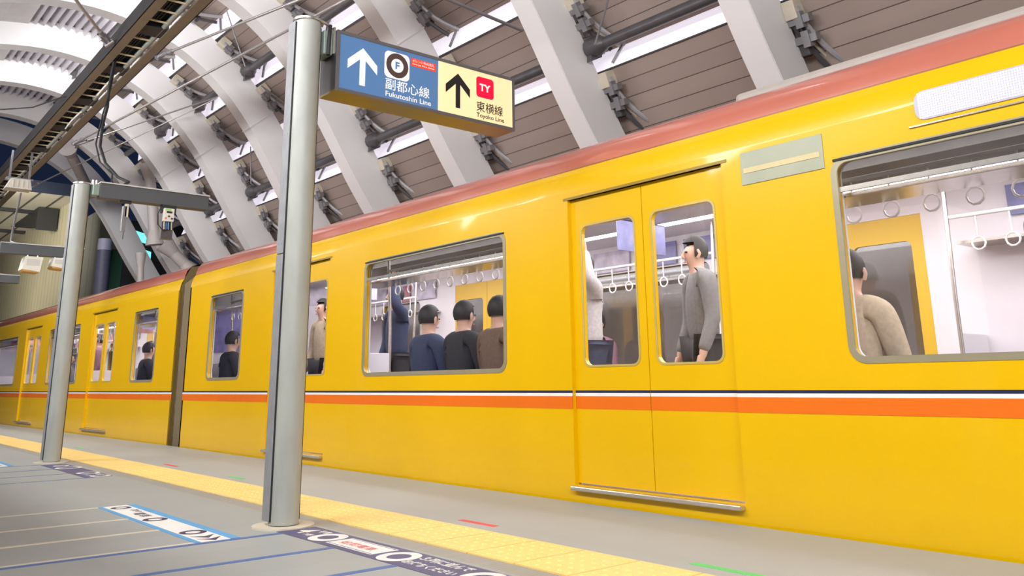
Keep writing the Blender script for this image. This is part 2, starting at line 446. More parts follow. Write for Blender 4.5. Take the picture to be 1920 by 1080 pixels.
# ------------------------------------------------------------------ floor markings
BLUEP = mat('blue_floor_tape', (.075, .145, .37), .5, 0, .08)
CREAMP = mat('cream_floor_tape', (.66, .61, .50), .5, 0, .06)
def flat(name, x0, x1, y0, y1, z0, z1, m, parent=None):
    return MB().box((x0, y0, z0), (x1, y1, z1)).build(name, m, parent)
for y, l in ((6.18, 'cream queue line furthest from the camera of the four left of the nearer column'), (5.545, 'second furthest cream queue line of the four'),
             (5.005, 'third cream queue line ending at the blue and white boarding mark'), (4.478, 'nearest cream queue line, laid against a blue line')):
    tag(flat('queue_line', -1.6, 1.69, y - .019, y + .019, .0, .0015, CREAMP), l, 'floor line', 'cream queue lines')
for y, x1, l in ((4.438, 2.15, 'blue queue line running into the base plate of the nearer column'), (3.885, 2.165, 'middle blue queue line ending at the navy boarding mark'),
                 (3.33, 2.13, 'blue queue line at the bottom edge of the view')):
    tag(flat('queue_line', -1.6, x1, y - .021, y + .021, .0, .0015, BLUEP), l, 'floor line', 'blue queue lines near the camera')
for y, x1, l in ((10.01, 2.14, 'thin blue floor line furthest back by the further column'), (9.388, 2.16, 'second thin blue floor line by the further column'), (8.807, 2.16, 'third thin blue floor line by the further column'),
                 (8.262, 2.19, 'thin blue floor line nearest of those by the further column')):
    tag(flat('queue_line', -1.6, x1, y - .013, y + .013, .0, .0015, BLUEP), l, 'floor line', 'blue queue lines at the further column')

WP = mat('white_decal', (.82, .80, .77), .5, 0, .03); NV = mat('navy_decal', (.085, .085, .185), .5, 0, .06)
LB = mat('sky_blue_decal', (.10, .36, .66), .5, 0, .05); PK = mat('pale_red_print', (.75, .16, .15), .5); DK = mat('dark_navy_print', (.04, .04, .09), .5)
def ring(name, cx_, cy_, ro, ri, z, m, parent, kx=1.0):
    mb = MB(); n = 32; rows = []
    for i in range(n + 1):
        a = 2 * PI * i / n; c, s_ = math.cos(a), math.sin(a)
        rows.append([(cx_ + ri * c * kx, cy_ + ri * s_, z), (cx_ + ro * c * kx, cy_ + ro * s_, z)])
    mb.sheet(rows); return mb.build(name, m, parent)
def onfloor(x, y, z):   # text baseline runs towards -Y, letters stand towards +X
    return Matrix(((0, 1, 0, x), (-1, 0, 0, y), (0, 0, 1, z), (0, 0, 0, 1)))
def navy_mark(y1, y0, label):
    root = thing('boarding_mark', label, 'floor sign', (0, 0, 0), 0, 'navy boarding marks')
    flat('base', 2.125, 2.352, y0, y1, 0, .002, NV, root)
    return root
z = .0026
bm1 = navy_mark(4.50, 2.2, 'navy floor sign with white writing starting at the base of the nearer column')
text_obj('lettering', '4', .125, .085, onfloor(2.19, 4.44, z), WP, bm1, .03)
text_obj('lettering', '号車', .05, .10, onfloor(2.275, 4.34, z), WP, bm1, .02)
text_obj('lettering', '7番', .04, .075, onfloor(2.185, 4.33, z), WP, bm1, .02)
ring('ring', 2.24, 4.145, .098, .052, z, WP, bm1, 1.05)
fr = flat('notice', 2.165, 2.318, 3.605, 4.03, .002, .0028, WP, bm1)
flat('border', 2.173, 2.178, 3.615, 4.02, .0028, .0032, NV, bm1); flat('border', 2.305, 2.310, 3.615, 4.02, .0028, .0032, NV, bm1)
text_obj('lettering', '始発電車', .06, .30, onfloor(2.205, 3.985, .0034), PK, bm1, .01)
ring('ring', 2.235, 3.475, .10, .055, z, WP, bm1, 1.05)
text_obj('lettering', '３列に並んで', .072, .36, onfloor(2.262, 3.375, z), WP, bm1, .03)
text_obj('lettering', 'お待ちください', .06, .37, onfloor(2.172, 3.375, z), WP, bm1, .03)
ring('ring', 2.24, 2.88, .10, .055, z, WP, bm1, 1.05)
bm2 = navy_mark(9.95, 8.30, 'navy floor sign with white rings beside the further column')
ring('ring', 2.26, 9.42, .12, .085, z, WP, bm2); ring('ring', 2.26, 9.72, .075, .045, z, WP, bm2)
ring('ring', 2.26, 8.72, .11, .075, z, WP, bm2, .9); ring('ring', 2.27, 8.36, .085, .05, z, WP, bm2)
text_obj('lettering', '３列に並んで', .06, .26, onfloor(2.27, 8.66, .0030), WP, bm2, .03); text_obj('lettering', 'お待ちください', .05, .26, onfloor(2.18, 8.66, .0030), WP, bm2, .03)
def blue_mark(y1, y0, label):
    root = thing('boarding_mark', label, 'floor sign', (0, 0, 0), 0, 'sky blue boarding marks')
    flat('base', 1.70, 1.905, y0, y1, 0, .002, WP, root)
    flat('edge_band', 1.682, 1.712, y0, y1, .0, .0024, LB, root); flat('edge_band', 1.862, 1.915, y0, y1, .0, .0024, LB, root)
    ring('ring', 1.79, y1 - .13, .062, .034, z, DK, root); ring('ring', 1.79, y1 - .79, .070, .038, z, DK, root); ring('ring', 1.79, y1 - 1.40, .070, .038, z, DK, root)
    text_obj('lettering', '次の', .05, .14, onfloor(1.80, y1 - .26, z), DK, root, .01); text_obj('lettering', '電車', .07, .20, onfloor(1.76, y1 - .44, z), DK, root, .01)
    for i in range(2):
        mb = MB(); q = y1 - 1.53 - i * .09
        mb.prism([(1.728, q), (1.79, q - .095), (1.852, q), (1.79, q - .035)], 'z', .002, .0028); mb.build('chevron', DK, root)
    return root
blue_mark(6.19, 4.46, 'sky blue and white floor sign with dark rings left of the nearer column')
blue_mark(11.9, 10.10, 'sky blue and white floor sign cut by the left edge beyond the further column')
TR_ = mat('red_floor_tape', (.75, .07, .09), .5, 0, .06); TG = mat('green_floor_tape', (.10, .62, .16), .5, 0, .06)
for nm, y0, y1, m, l in (('red', 3.82, 4.14, TR_, 'short red tape mark on the edge paving near the bottom centre'), ('green', 2.02, 2.50, TG, 'short green tape mark nearest the camera on the edge paving'),
    ('green', 7.17, 7.45, TG, 'short green tape mark just behind the nearer column'), ('red', 8.76, 9.12, TR_, 'short red tape mark midway between the two columns'), ('green', 12.2, 12.6, TG, 'faint green tape mark just past the further column')):
    o = flat('floor_tape', 3.05, 3.092, y0, y1, 0, .0015, m); tag(o, l, 'floor tape', nm + ' tape marks on the platform edge')
for i, q in enumerate((2.08, 2.18, 2.28, 2.38)):
    pass

# ------------------------------------------------------------------ columns
def column(x, y, label):
    root = thing('platform_column', label, 'column', (x, y, 0), 0, 'grey platform columns')
    H = 2.985
    mb = MB(); n = 40; pts = []
    r = .085
    for i in range(n): pts.append((r * math.cos(2 * PI * i / n) * .97, r * math.sin(2 * PI * i / n)))
    mb.prism(pts, 'z', .012, H); mb.build('post', GALV, root, smooth=40)
    m2 = MB(); m2.prism([(1.6 * .105 * math.cos(2 * PI * i / n), 1.6 * .105 * math.sin(2 * PI * i / n)) for i in range(n)], 'z', 0, .008); m2.build('base_plate', CREAM, root, smooth=40)
    m3 = MB(); m3.prism([(.094 * math.cos(2 * PI * i / n), .094 * math.sin(2 * PI * i / n)) for i in range(n)], 'z', H - .004, H + .010); m3.build('cap', SILVER, root, smooth=40)
    # cover plates on both sides with a dark joint, each in two lengths
    for s_ in (-1, 1):
        MB().box((min(s_ * .070, s_ * .0885), -.016, .03), (max(s_ * .070, s_ * .0885), -.0075, H - .02)).build('joint', BLACK, root)
        for (z0, z1) in ((.03, 1.50), (1.506, H - .01)):
            p = MB(); p.box((min(s_ * .070, s_ * .091), -.0075, z0), (max(s_ * .070, s_ * .091), .082, z1), None, .003)
            for zz in (z0 + .06, z1 - .06, (z0 + z1) / 2):
                p.tube([(s_ * .090, .015, zz), (s_ * .0925, .015, zz)], .005, 8); p.tube([(s_ * .090, .055, zz), (s_ * .0925, .055, zz)], .005, 8)
            p.build('cover_plate', GALVD, root)
    return root
column(2.236, 4.654, 'grey round steel column nearer the camera carrying the direction sign')
column(2.285, 10.255, 'grey round steel column further away with a dark beam arm at its top')

# ------------------------------------------------------------------ direction sign
FRM = mat('dark_sign_frame', (.055, .053, .055), .35, .4, .06)
SB = mat('blue_sign_face', (.07, .155, .32), .35, 0, .02, 3, (.09, .20, .40), .26)
SC = mat('cream_sign_face', (.85, .66, .36), .35, 0, .02, 3, (1, .80, .44), .30)
SW = mat('white_sign_print', (.82, .80, .76), .4, 0, .01, 3, (1, .97, .92), .22)
SK = mat('black_sign_print', (.015, .012, .012), .4); SR = mat('red_sign_print', (.78, .0, .035), .4, 0, .01, 3, (.85, 0, .04), .3)
SO = mat('orange_red_sign_print', (.75, .05, .02), .4, 0, .01, 3, (.9, .05, .02), .3); SBR = mat('brown_ring_print', (.085, .05, .045), .4)
OL = mat('yellow_reflection_underside', (.20, .15, .03), .3, .6, .15, 4)  # dark metal underside with its yellow reflection put into the base colour
SX, SYF, SZ, SWD, SHT, SDP = 2.41, 4.545, 2.56, 1.42, .362, .21
sg = thing('direction_sign', 'lit blue and cream direction sign with white and black arrows on the nearer column', 'sign', (SX, SYF, SZ))
mb = MB(); f = .022
mb.box((-f, .006, -f * .4), (SWD + f, SDP, SHT + f)); mb.build('housing', FRM, sg)
mb = MB()
mb.box((-f, -.004, SHT), (SWD + f, .008, SHT + f)); mb.box((-f, -.004, -f), (SWD + f, .008, 0)); mb.box((-f, -.004, 0), (0, .008, SHT)); mb.box((SWD, -.004, 0), (SWD + f, .008, SHT))
mb.build('frame', mat('grey_sign_frame', (.16, .155, .155), .4, .4), sg)
MB().box((-f, .008, -f), (SWD + f, SDP, -f * .4)).build('underside', OL, sg)
MB().box((0, .0, 0), (.757, .006, SHT)).build('blue_panel', SB, sg); MB().box((.757, .0, 0), (SWD, .006, SHT)).build('cream_panel', SC, sg)
def onsign(x, zz, y=-.0012): return Matrix(((1, 0, 0, x), (0, 0, -1, y), (0, 1, 0, zz), (0, 0, 0, 1)))
def arrow(x, z0, z1, hw, hh, sw, t, m):
    pts = [(x, z1), (x + hw, z1 - hh), (x + hw, z1 - hh - t), (x + sw, z1 - t * 1.0 - sw * .2), (x + sw, z0), (x - sw, z0), (x - sw, z1 - t * 1.0 - sw * .2), (x - hw, z1 - hh - t), (x - hw, z1 - hh)]
    # stay on the shaft where head meets it
    k = hh / hw
    zi = z1 - t - k * sw
    pts[3] = (x + sw, zi); pts[6] = (x - sw, zi)
    return MB().prism(pts, 'y', -.001, 0).build('arrow', m, sg)
arrow(.166, .048, .303, .108, .098, .0205, .062, SW)
arrow(.926, .052, .306, .105, .098, .0195, .062, SK)
def rrect(x0, z0, x1, z1, r, y0, y1, name, m, par=None):
    pts = []
    for (cx_, cz_, a0) in ((x1 - r, z1 - r, 0), (x0 + r, z1 - r, 90), (x0 + r, z0 + r, 180), (x1 - r, z0 + r, 270)):
        for i in range(7): a = R(a0 + 15 * i); pts.append((cx_ + r * math.cos(a), cz_ + r * math.sin(a)))
    return MB().prism(pts, 'y', y0, y1).build(name, m, par or sg)
rrect(.328, .149, .522, .335, .034, -.001, 0, 'logo_square', SW)
def disc(x, zz, ro, ri, y, name, m, par):
    mb = MB(); n = 40; rows = []
    for i in range(n + 1):
        a = 2 * PI * i / n; rows.append([(x + ri * math.cos(a), y, zz + ri * math.sin(a)), (x + ro * math.cos(a), y, zz + ro * math.sin(a))])
    mb.sheet(rows); return mb.build(name, m, par)
disc(.4265, .2445, .086, .048, -.0016, 'logo_ring', SBR, sg)
text_obj('lettering', 'F', .052, .032, onsign(.411, .219, -.0018), SB, sg, .04)
rrect(.535, .272, .735, .329, .002, -.001, 0, 'notice', SO)
text_obj('lettering', 'オレンジ色の改札', .021, .178, onsign(.545, .302, -.0016), SW, sg, .004)
text_obj('lettering', 'Orange Fare Gates', .014, .178, onsign(.545, .281, -.0016), SW, sg, .012)
text_obj('lettering', '副都心線', .078, .348, onsign(.338, .066), SW, sg, .006)
text_obj('lettering', 'Fukutoshin Line', .036, .358, onsign(.341, .018), SW, sg, .010)
rrect(1.088, .173, 1.246, .327, .026, -.001, 0, 'logo_square', SR)
text_obj('lettering', 'TY', .055, .100, onsign(1.116, .222, -.0016), SW, sg, .04)
text_obj('lettering', '東横線', .078, .242, onsign(1.088, .064), SK, sg, .006)
text_obj('lettering', 'Toyoko Line', .042, .252, onsign(1.089, .012), SK, sg, .012)
br = thing('sign_bracket', 'pale steel bracket holding the direction sign to the nearer column', 'bracket', (2.33, 4.66, 2.78))
MB().box((-.01, -.07, 0), (.05, .07, .16), None, .006).build('clamp_block', mat('green_grey_bracket', (.28, .34, .30), .45, .3), br)
MB().box((.05, -.085, .01), (.062, .085, .19)).build('plate', SILVER, br)
MB().tube([(.015, -.085, -.01), (.02, -.08, .1), (.035, -.06, .20), (.05, -.02, .215)], .013, 8).build('cable', BLACK, br, smooth=60)
MB().tube([(-.11, -.075, .208), (-.02, -.07, .207), (.04, -.05, .20), (.07, 0, .19)], .010, 8).build('hoop', SILVER, br, smooth=60)

# ------------------------------------------------------------------ dark beam arms at the column tops
ARM = mat('charcoal_beam', (.085, .09, .095), .5, .1, .04); ARMT = mat('pale_beam_top', (.55, .55, .53), .5, .2)
def arm(x, y, label, L=1.235):
    root = thing('beam_arm', label, 'beam', (x, y, 2.835), 0, 'dark beam arms across the platform')
    MB().box((0, -.07, 0), (L, .07, .165), None, .004).build('beam', ARM, root)
    MB().box((-.005, -.085, .165), (L + .005, .085, .180)).build('top_plate', ARMT, root)
    MB().box((-.075, -.06, .02), (0, .06, .15), None, .008).build('bracket', mat('green_grey_bracket', (.28, .34, .30)), root)
    for q in (-.03, -.065): MB().tube([(q, 0, .15), (q, 0, .20)], .014, 8).build('bolt', SILVER, root)
    MB().tube([(L * .55, 0, .182), (L * .68, .01, .20), (L * .8, -.02, .184)], .006, 6).build('cable', ARMT, root)
    return root
a1 = arm(2.447, 10.2, 'dark beam arm projecting right from the further column')
a2 = arm(2.40, 15.75, 'dark beam arm entering from the left edge with white boxes beneath'); a2.location.z = 2.888 - .005 - .0
a3 = arm(2.45, 21.3, 'small dark beam arm lowest at the left edge'); a3.location.z = 2.995
dv = thing('control_box', 'white control box with green label and cables hanging from the dark beam arm', 'control box', (3.21, 10.14, 2.835))
MB().box((-.07, -.02, -.09), (.09, .06, 0)).build('hanger', BLACK, dv)
MB().box((-.06, -.06, -.20), (.06, -.01, -.045), None, .006).build('case', mat('white_plastic', (.72, .71, .64), .45), dv)
MB().box((-.045, -.062, -.075), (.02, -.058, -.05)).build('label_strip', mat('green_label', (.35, .6, .15), .5), dv)
MB().box((-.03, -.063, -.102), (.035, -.058, -.08)).build('display', BLACK, dv)
for i, (px, pz, m) in enumerate(((-.035, -.165, PK), (.035, -.165, DARKSTEEL), (.0, -.14, DARKSTEEL))): MB().box((px - .012, -.064, pz - .01), (px + .012, -.058, pz + .01)).build('button', m, dv)
for i, (px, m) in enumerate(((-.04, CREAM), (-.015, BLUEP), (.01, LB), (.03, BLACK), (.045, CREAM))): MB().tube([(px, -.03, -.2), (px, -.035, -.25), (px + .008, -.02, -.29)], .007, 6).build('cable', m, dv)
MB().tube([(-.08, -.02, -.02), (-.12, -.03, -.12), (-.11, -.03, -.24), (-.04, -.02, -.31), (.03, -.02, -.28)], .006, 6).build('loop_cable', BLACK, dv, smooth=60)
MB().box((-.055, .0, -.40), (.075, .07, -.0)).build('back_case', DARKSTEEL, dv)
hg = thing('hanging_sensor', 'slim grey sensor bar hanging from the middle of the dark beam arm', 'sensor', (2.75, 10.18, 2.835))
MB().box((-.06, -.03, -.03), (.05, .03, 0)).build('plate', BLACK, hg); MB().box((-.012, -.02, -.19), (.03, .02, -.03), None, .005).build('sleeve', CREAM, hg)
MB().box((-.035, -.02, -.36), (.012, .02, -.06), None, .004).build('bar', GREYSTEEL, hg); MB().tube([(0, 0, -.36), (0, 0, -.44)], .004, 6).build('wire', BLACK, hg)
for x, zb, w_, l in ((2.72, 2.60, .29, 'larger white speaker box hanging under the dark beam arm at left'), (3.14, 2.68, .24, 'smaller white speaker box hanging next to the further column')):
    s_ = thing('speaker_box', l, 'speaker', (x, 15.72, zb), 0, 'white boxes under the left beam arm')
    h_ = 2.885 - zb
    MB().prism([(0, .03), (w_ * .9, 0), (w_, h_ * .85), (w_ * .12, h_ * .85)], 'y', -.16, .16).build('case', mat('ivory_plastic', (.70, .68, .60), .5), s_)
    MB().box((w_ * .2, -.164, h_ * .35), (w_ * .85, -.16, h_ * .7)).build('grille', mat('pale_grille', (.55, .54, .50), .6), s_)
    MB().tube([(w_ * .3, 0, h_ * .85), (w_ * .3, 0, h_)], .012, 6).build('hanger', SILVER, s_); MB().tube([(w_ * .8, 0, h_ * .85), (w_ * .8, 0, h_)], .012, 6).build('hanger', SILVER, s_)
    MB().prism([(w_ * .12, .0), (w_ * .85, -.012), (w_ * .9, 0), (0, .03)], 'y', -.15, .15).build('base', mat('amber_base', (.55, .30, .08) if w_ > .25 else (.5, .16, .08), .5), s_)
cp = thing('curved_conduit', 'thin grey curved conduit dropping from the white floodlight to the left beam arm', 'conduit')
MB().tube([(2.80, 17.0, 4.15), (2.77, 16.9, 3.9), (2.70, 16.6, 3.62), (2.62, 16.2, 3.30), (2.58, 15.95, 3.12), (2.66, 15.85, 3.07), (2.80, 15.8, 3.07)], .018, 8).build('tube', GREYSTEEL, cp, smooth=60)

# ------------------------------------------------------------------ cable tray
TX0, TY0, TS = 2.835, 8.9, .0219
tz = 4.95
tr = thing('cable_tray', 'long brown ladder cable tray crossing the vault diagonally at upper left', 'cable tray', (TX0, TY0, tz), -math.atan(TS))
BRN = mat('brown_tray_paint', (.19, .155, .105), .45, .15, .08, 5); TD = mat('dark_tray_side', (.018, .018, .02), .5, .2)
LN0, LN1 = -6.0, 32.0
MB().box((-.26, LN0, 0), (-.14, LN1, .012)).build('side_flange', BRN, tr); MB().box((-.262, LN0, .0), (-.25, LN1, .20)).build('side_web', TD, tr)
MB().box((.13, LN0, 0), (.26, LN1, .012)).build('side_flange', BRN, tr); MB().box((.25, LN0, .0), (.262, LN1, .20)).build('side_web', TD, tr)
MB().tube([(.085, LN0, .05), (.085, LN1, .05)], .036, 10).build('grey_pipe', mat('grey_tray_pipe', (.33, .34, .31), .4, .4), tr, smooth=50)
for i in range(4):
    x = -.10 + i * .035
    MB().tube([(x, LN0 + .3 * k, .10 + .008 * random.random()) for k in range(0, 120)], .013, 6).build('cable', BLACK, tr)
MB().box((-.14, LN0, .13), (.13, LN1, .14)).build('tray_liner', BLACK, tr)
y = -3.4; i = 0
while y < 22:
    if i % 5 == 4: MB().box((-.15, y - .16, .015), (.14, y + .16, .10)).build('cross_plate', TD, tr)
    else: MB().box((-.15, y - .012, .018), (.12, y + .012, .034)).build('rung', mat('cream_rung', (.62, .52, .33), .45), tr)
    y += .335; i += 1
for y0_, y1_ in ((3.0, 4.2), (5.2, 6.3)):
    MB().tube([(.055, y0_, .02), (.05, (y0_ + y1_) / 2, .03), (.06, y1_, .02)], .014, 8).build('white_cable', WP, tr, smooth=50)
# floodlight under the tray
fl = thing('floodlight', 'ivory ribbed floodlight hanging under the cable tray at the left edge', 'floodlight', (2.765, 17.2, 4.24)); fl.scale = (.78, .78, .9)
MB().prism([(-.26, 0), (.27, 0), (.22, .20), (-.16, .20)], 'y', -.2, .2).build('case', mat('ivory_metal', (.66, .63, .55), .4), fl)
for i in range(4): MB().box((-.13 + i * .1, -.215, .03), (-.11 + i * .1, -.2, .17)).build('fin', CREAM, fl)
MB().box((-.25, -.08, .20), (.30, .08, .24)).build('mount', GREYSTEEL, fl)
MB().box((-.2, -.03, .24), (-.16, .03, .80)).build('hanger', GREYSTEEL, fl); MB().box((.2, -.03, .24), (.24, .03, .80)).build('hanger', GREYSTEEL, fl)

# rods and cables
def rod(name, a, b, r, label, m=ROD, clev=True, cat='rod'):
    root = thing(name, label, cat, a, 0, 'tension rods of the vault' if cat == 'rod' else None)
    A = Vector(a); B = Vector(b); d = (B - A).normalized(); L = (B - A).length
    MB().tube([d * (.30 if clev else 0), d * L], r, 8).build('bar', m, root, smooth=60)
    if clev:
        s_ = d.orthogonal().normalized() * .03
        m2 = MB(); m2.tube([s_ * .8, s_ + d * .24], .013, 6); m2.tube([-s_ * .8, -s_ + d * .24], .013, 6); m2.tube([d * .22, d * .34], .03, 8); m2.tube([-d.orthogonal().normalized() * .06, d.orthogonal().normalized() * .06], .035, 10)
        m2.build('clevis', GREYSTEEL, root, smooth=50)
rod('tension_rod', (3.18, 10.9, 4.95), (3.72, 6.95, 4.60 + .04), .016, 'bright steel rod running from the tray up past the top of the nearer column')
rod('tension_rod', (3.37, 15.97, 4.95), (4.54, 7.15, 5.13), .018, 'steel rod from the tray passing behind the head of the nearer column')
rod('tension_rod', (3.38, 16.05, 4.93), (5.92, 16.2, 6.42), .014, 'pale thin rod from the tray clevis to a purlin among the ribs')
rod('tension_rod', (3.48, 20.50, 4.95), (5.92, 16.25, 6.40), .014, 'long thin rod rising from the floodlight end of the tray')
rod('tension_rod', (2.56, 10.92, 4.97), (1.60, 9.50, 5.1), .020, 'dark steel rod with clevis left of the cable tray')
rod('tension_rod', (4.55, 7.0, 4.87), (6.07, 7.0, 4.76), .020, 'grey rod crossing the ceiling above the direction sign', GREYSTEEL, False)
for a, b, l in (((5.15, 14, 7.27), (5.56, 14, 6.31), 'thin dropper rod beside the rib left of the nearer column head'), ((7.02, 6.5, 5.24), (6.76, 6.5, 4.59), 'thin dropper rod at the purlin bracket on the right'),
                ((6.78, 16.5, 5.58), (6.84, 16.5, 4.8), 'short dropper rod low between the middle ribs'), ((5.67, 13.5, 5.83), (6.2, 13.5, 5.55), 'short slanting rod just left of the nearer column')):
    rod('dropper_rod', a, b, .013, l, GREYSTEEL, False)
bc = thing('hanging_cable', 'thick black cable looping from the cable tray to the further column head', 'cable')
MB().tube([(2.78, 11.5, 4.97), (2.75, 11.5, 4.6), (2.755, 11.48, 4.32), (2.70, 11.4, 4.05), (2.65, 11.2, 3.70), (2.66, 10.9, 3.42), (2.74, 10.6, 3.20), (2.80, 10.35, 3.10), (2.72, 10.22, 3.03)], .018, 8).build('strand', BLACK, bc, smooth=60)
MB().tube([(2.80, 11.5, 4.97), (2.775, 11.5, 4.6), (2.70, 11.45, 4.2), (2.62, 11.3, 3.75), (2.62, 11.0, 3.45), (2.70, 10.7, 3.25), (2.60, 10.3, 3.03)], .010, 8).build('strand', BLACK, bc, smooth=60)
bc2 = thing('hanging_cable', 'thin black cable sagging from the left edge to the cable tray', 'cable')
MB().tube([(1.2, 14.6, 5.0), (1.98, 14.59, 4.93), (2.35, 14.2, 4.94), (2.62, 13.7, 5.02), (2.72, 13.6, 5.05)], .010, 8).build('strand', BLACK, bc2, smooth=60)

# ------------------------------------------------------------------ pipe braces at the vault end
PB = mat('taupe_brace_paint', (.52, .47, .44), .45, 0, .04)
def brace(pts, r, label, extra=None):
    root = thing('pipe_brace', label, 'brace', pts[0], 0, 'pipe braces at the vault end')
    o = Vector(pts[0]); P = [Vector(p) - o for p in pts]; d = (P[1] - P[0]).normalized(); e = (P[-1] - P[-2]).normalized()
    MB().tube(P, r, 14).build('pipe', PB, root, smooth=50)
    MB().tube([P[0] - d * .05, P[0] + d * .30], [r * 1.7, r * 1.05], 14).build('end_casting', PB, root, smooth=50)
    MB().tube([P[-1] + e * .05, P[-1] - e * .30], [r * 1.7, r * 1.05], 14).build('end_casting', PB, root, smooth=50)
brace([(6.50, 21.3, 4.17), (6.38, 21.3, 5.00), (6.19, 21.3, 6.05)], .13, 'upright pipe brace behind the dark beam arm')
brace([(6.75, 21.3, 4.15), (7.45, 21.2, 3.50)], .14, 'short pale pipe brace pointing down to the train roof')
brace([(3.25, 23.4, 8.0), (4.35, 23.6, 7.40)], .15, 'slanting pipe brace high at the left under the lit rib')
brace([(4.62, 22.6, 6.52), (5.74, 24.9, 6.01)], .13, 'slanting pipe brace above the further column')
brace([(6.40, 22.0, 3.95), (6.48, 22.0, 3.0)], .08, 'pipe brace dropping behind the train roof by the dim ribs')

# ------------------------------------------------------------------ far end: wall, canopy, beyond
def vplank(name, col, pitch_, seam=.55):
    m = bpy.data.materials.new(name); m.use_nodes = True; nt = m.node_tree; b = nt.nodes['Principled BSDF']
    tc = nt.nodes.new('ShaderNodeTexCoord'); sp = nt.nodes.new('ShaderNodeSeparateXYZ'); nt.links.new(tc.outputs['Object'], sp.inputs[0])
    dv_ = nt.nodes.new('ShaderNodeMath'); dv_.operation = 'DIVIDE'; dv_.inputs[1].default_value = pitch_; nt.links.new(sp.outputs[1], dv_.inputs[0])
    fr = nt.nodes.new('ShaderNodeMath'); fr.operation = 'FRACT'; nt.links.new(dv_.outputs[0], fr.inputs[0])
    lt = nt.nodes.new('ShaderNodeMath'); lt.operation = 'LESS_THAN'; lt.inputs[1].default_value = .08; nt.links.new(fr.outputs[0], lt.inputs[0])
    n = nt.nodes.new('ShaderNodeTexNoise'); n.inputs['Scale'].default_value = .8; nt.links.new(tc.outputs['Object'], n.inputs['Vector'])
    rp = nt.nodes.new('ShaderNodeValToRGB'); rp.color_ramp.elements[0].color = (*[c * .88 for c in col], 1); rp.color_ramp.elements[1].color = (*[c * 1.08 for c in col], 1); nt.links.new(n.outputs['Fac'], rp.inputs[0])
    mx = nt.nodes.new('ShaderNodeMix'); mx.data_type = 'RGBA'; mx.inputs[7].default_value = (*[c * seam for c in col], 1)
    nt.links.new(lt.outputs[0], mx.inputs[0]); nt.links.new(rp.outputs[0], mx.inputs[6]); nt.links.new(mx.outputs[2], b.inputs['Base Color']); b.inputs['Roughness'].default_value = .6
    return m
tag(MB().box((9.0, -6, -1.05), (9.2, 27, 3.2)).build('wall_right', mat('pale_track_wall', (.55, .53, .53), .6)), kind='structure')
tag(MB().box((-.6, 3.4, 0), (.2, 8.2, 2.35), None, .02).build('shade_box_left', mat('pale_shade_box', (.55, .54, .52), .5)), kind='structure')  # unseen box added to cast the soft floor shade at lower left
tag(MB().box((7.75, 36.0, -1), (8.0, 75, 7.95)).build('wall_far', vplank('beige_wall_sheets', (.42, .38, .26), .55)), kind='structure')
tag(MB().box((7.80, 30.2, -1), (8.0, 36.0, 6.9)).build('wall_side', vplank('grey_wall_sheets', (.10, .10, .085), .8)), kind='structure')
cn = thing('canopy_roof', 'pale canopy slab with dark joints beyond the further column at the left edge', 'canopy', (0, 35, 7.9))
MB().box((-6, 0, 0), (7.75, 38, .35)).build('slab', mat('pale_canopy_sheet', (.50, .46, .38), .6), cn)
MB().box((-6, -.05, -.05), (7.8, .02, .4)).build('edge_beam', mat('navy_edge_beam', (.02, .025, .05), .5), cn)
for x in (5.3, 6.4, 7.2): MB().box((x, .05, -.02), (x + .07, 38, 0)).build('joint', DARKSTEEL, cn)
for y in (4, 9.5): MB().box((-6, y, -.14), (7.7, y + .16, 0)).build('beam', TD, cn)
MB().prism([(3.0, -.03), (8.5, -.03), (3.5, -.72), (3.0, -.95)], 'x', 6.95, 7.7).build('dark_duct', BLACK, cn)
tk = thing('storage_tank', 'blue grey upright cylinder behind the vault beside the dim rib', 'tank', (7.12, 28.2, -1.05))
MB().tube([(0, 0, 0), (0, 0, 5.95)], .20, 24).build('body', mat('blue_grey_tank', (.13, .13, .20), .5), tk, smooth=50)
MB().tube([(0, 0, 5.95), (0, 0, 6.3)], .205, 24).build('top_band', mat('lilac_band', (.45, .45, .62), .5), tk, smooth=50)
gp = MB().box((7.35, 28.5, -1.05), (7.75, 28.6, 5.0)).build('green_panel', mat('green_board', (.03, .13, .07), .5)); tag(gp, 'dark green board beside the blue grey cylinder', 'board')
lb = thing('lit_billboard', 'turquoise lit signboard glimpsed between the dim ribs', 'billboard', (7.86, 28.0, 4.6))
CY = mat('turquoise_backlit', (.2, .7, .7), .5, 0, .3, 9, (.18, .85, .85), .9)
MB().prism([(-.1, .72), (.42, .60), (.55, .86), (-.1, 1.02)], 'y', 0, .05).build('upper_panel', CY, lb)
MB().prism([(.12, .02), (.6, .05), (.6, .34), (.3, .42)], 'y', 0, .05).build('lower_panel', CY, lb)
MB().box((-.2, .06, -5.65), (1.6, .12, 1.3)).build('backing', BLACK, lb)

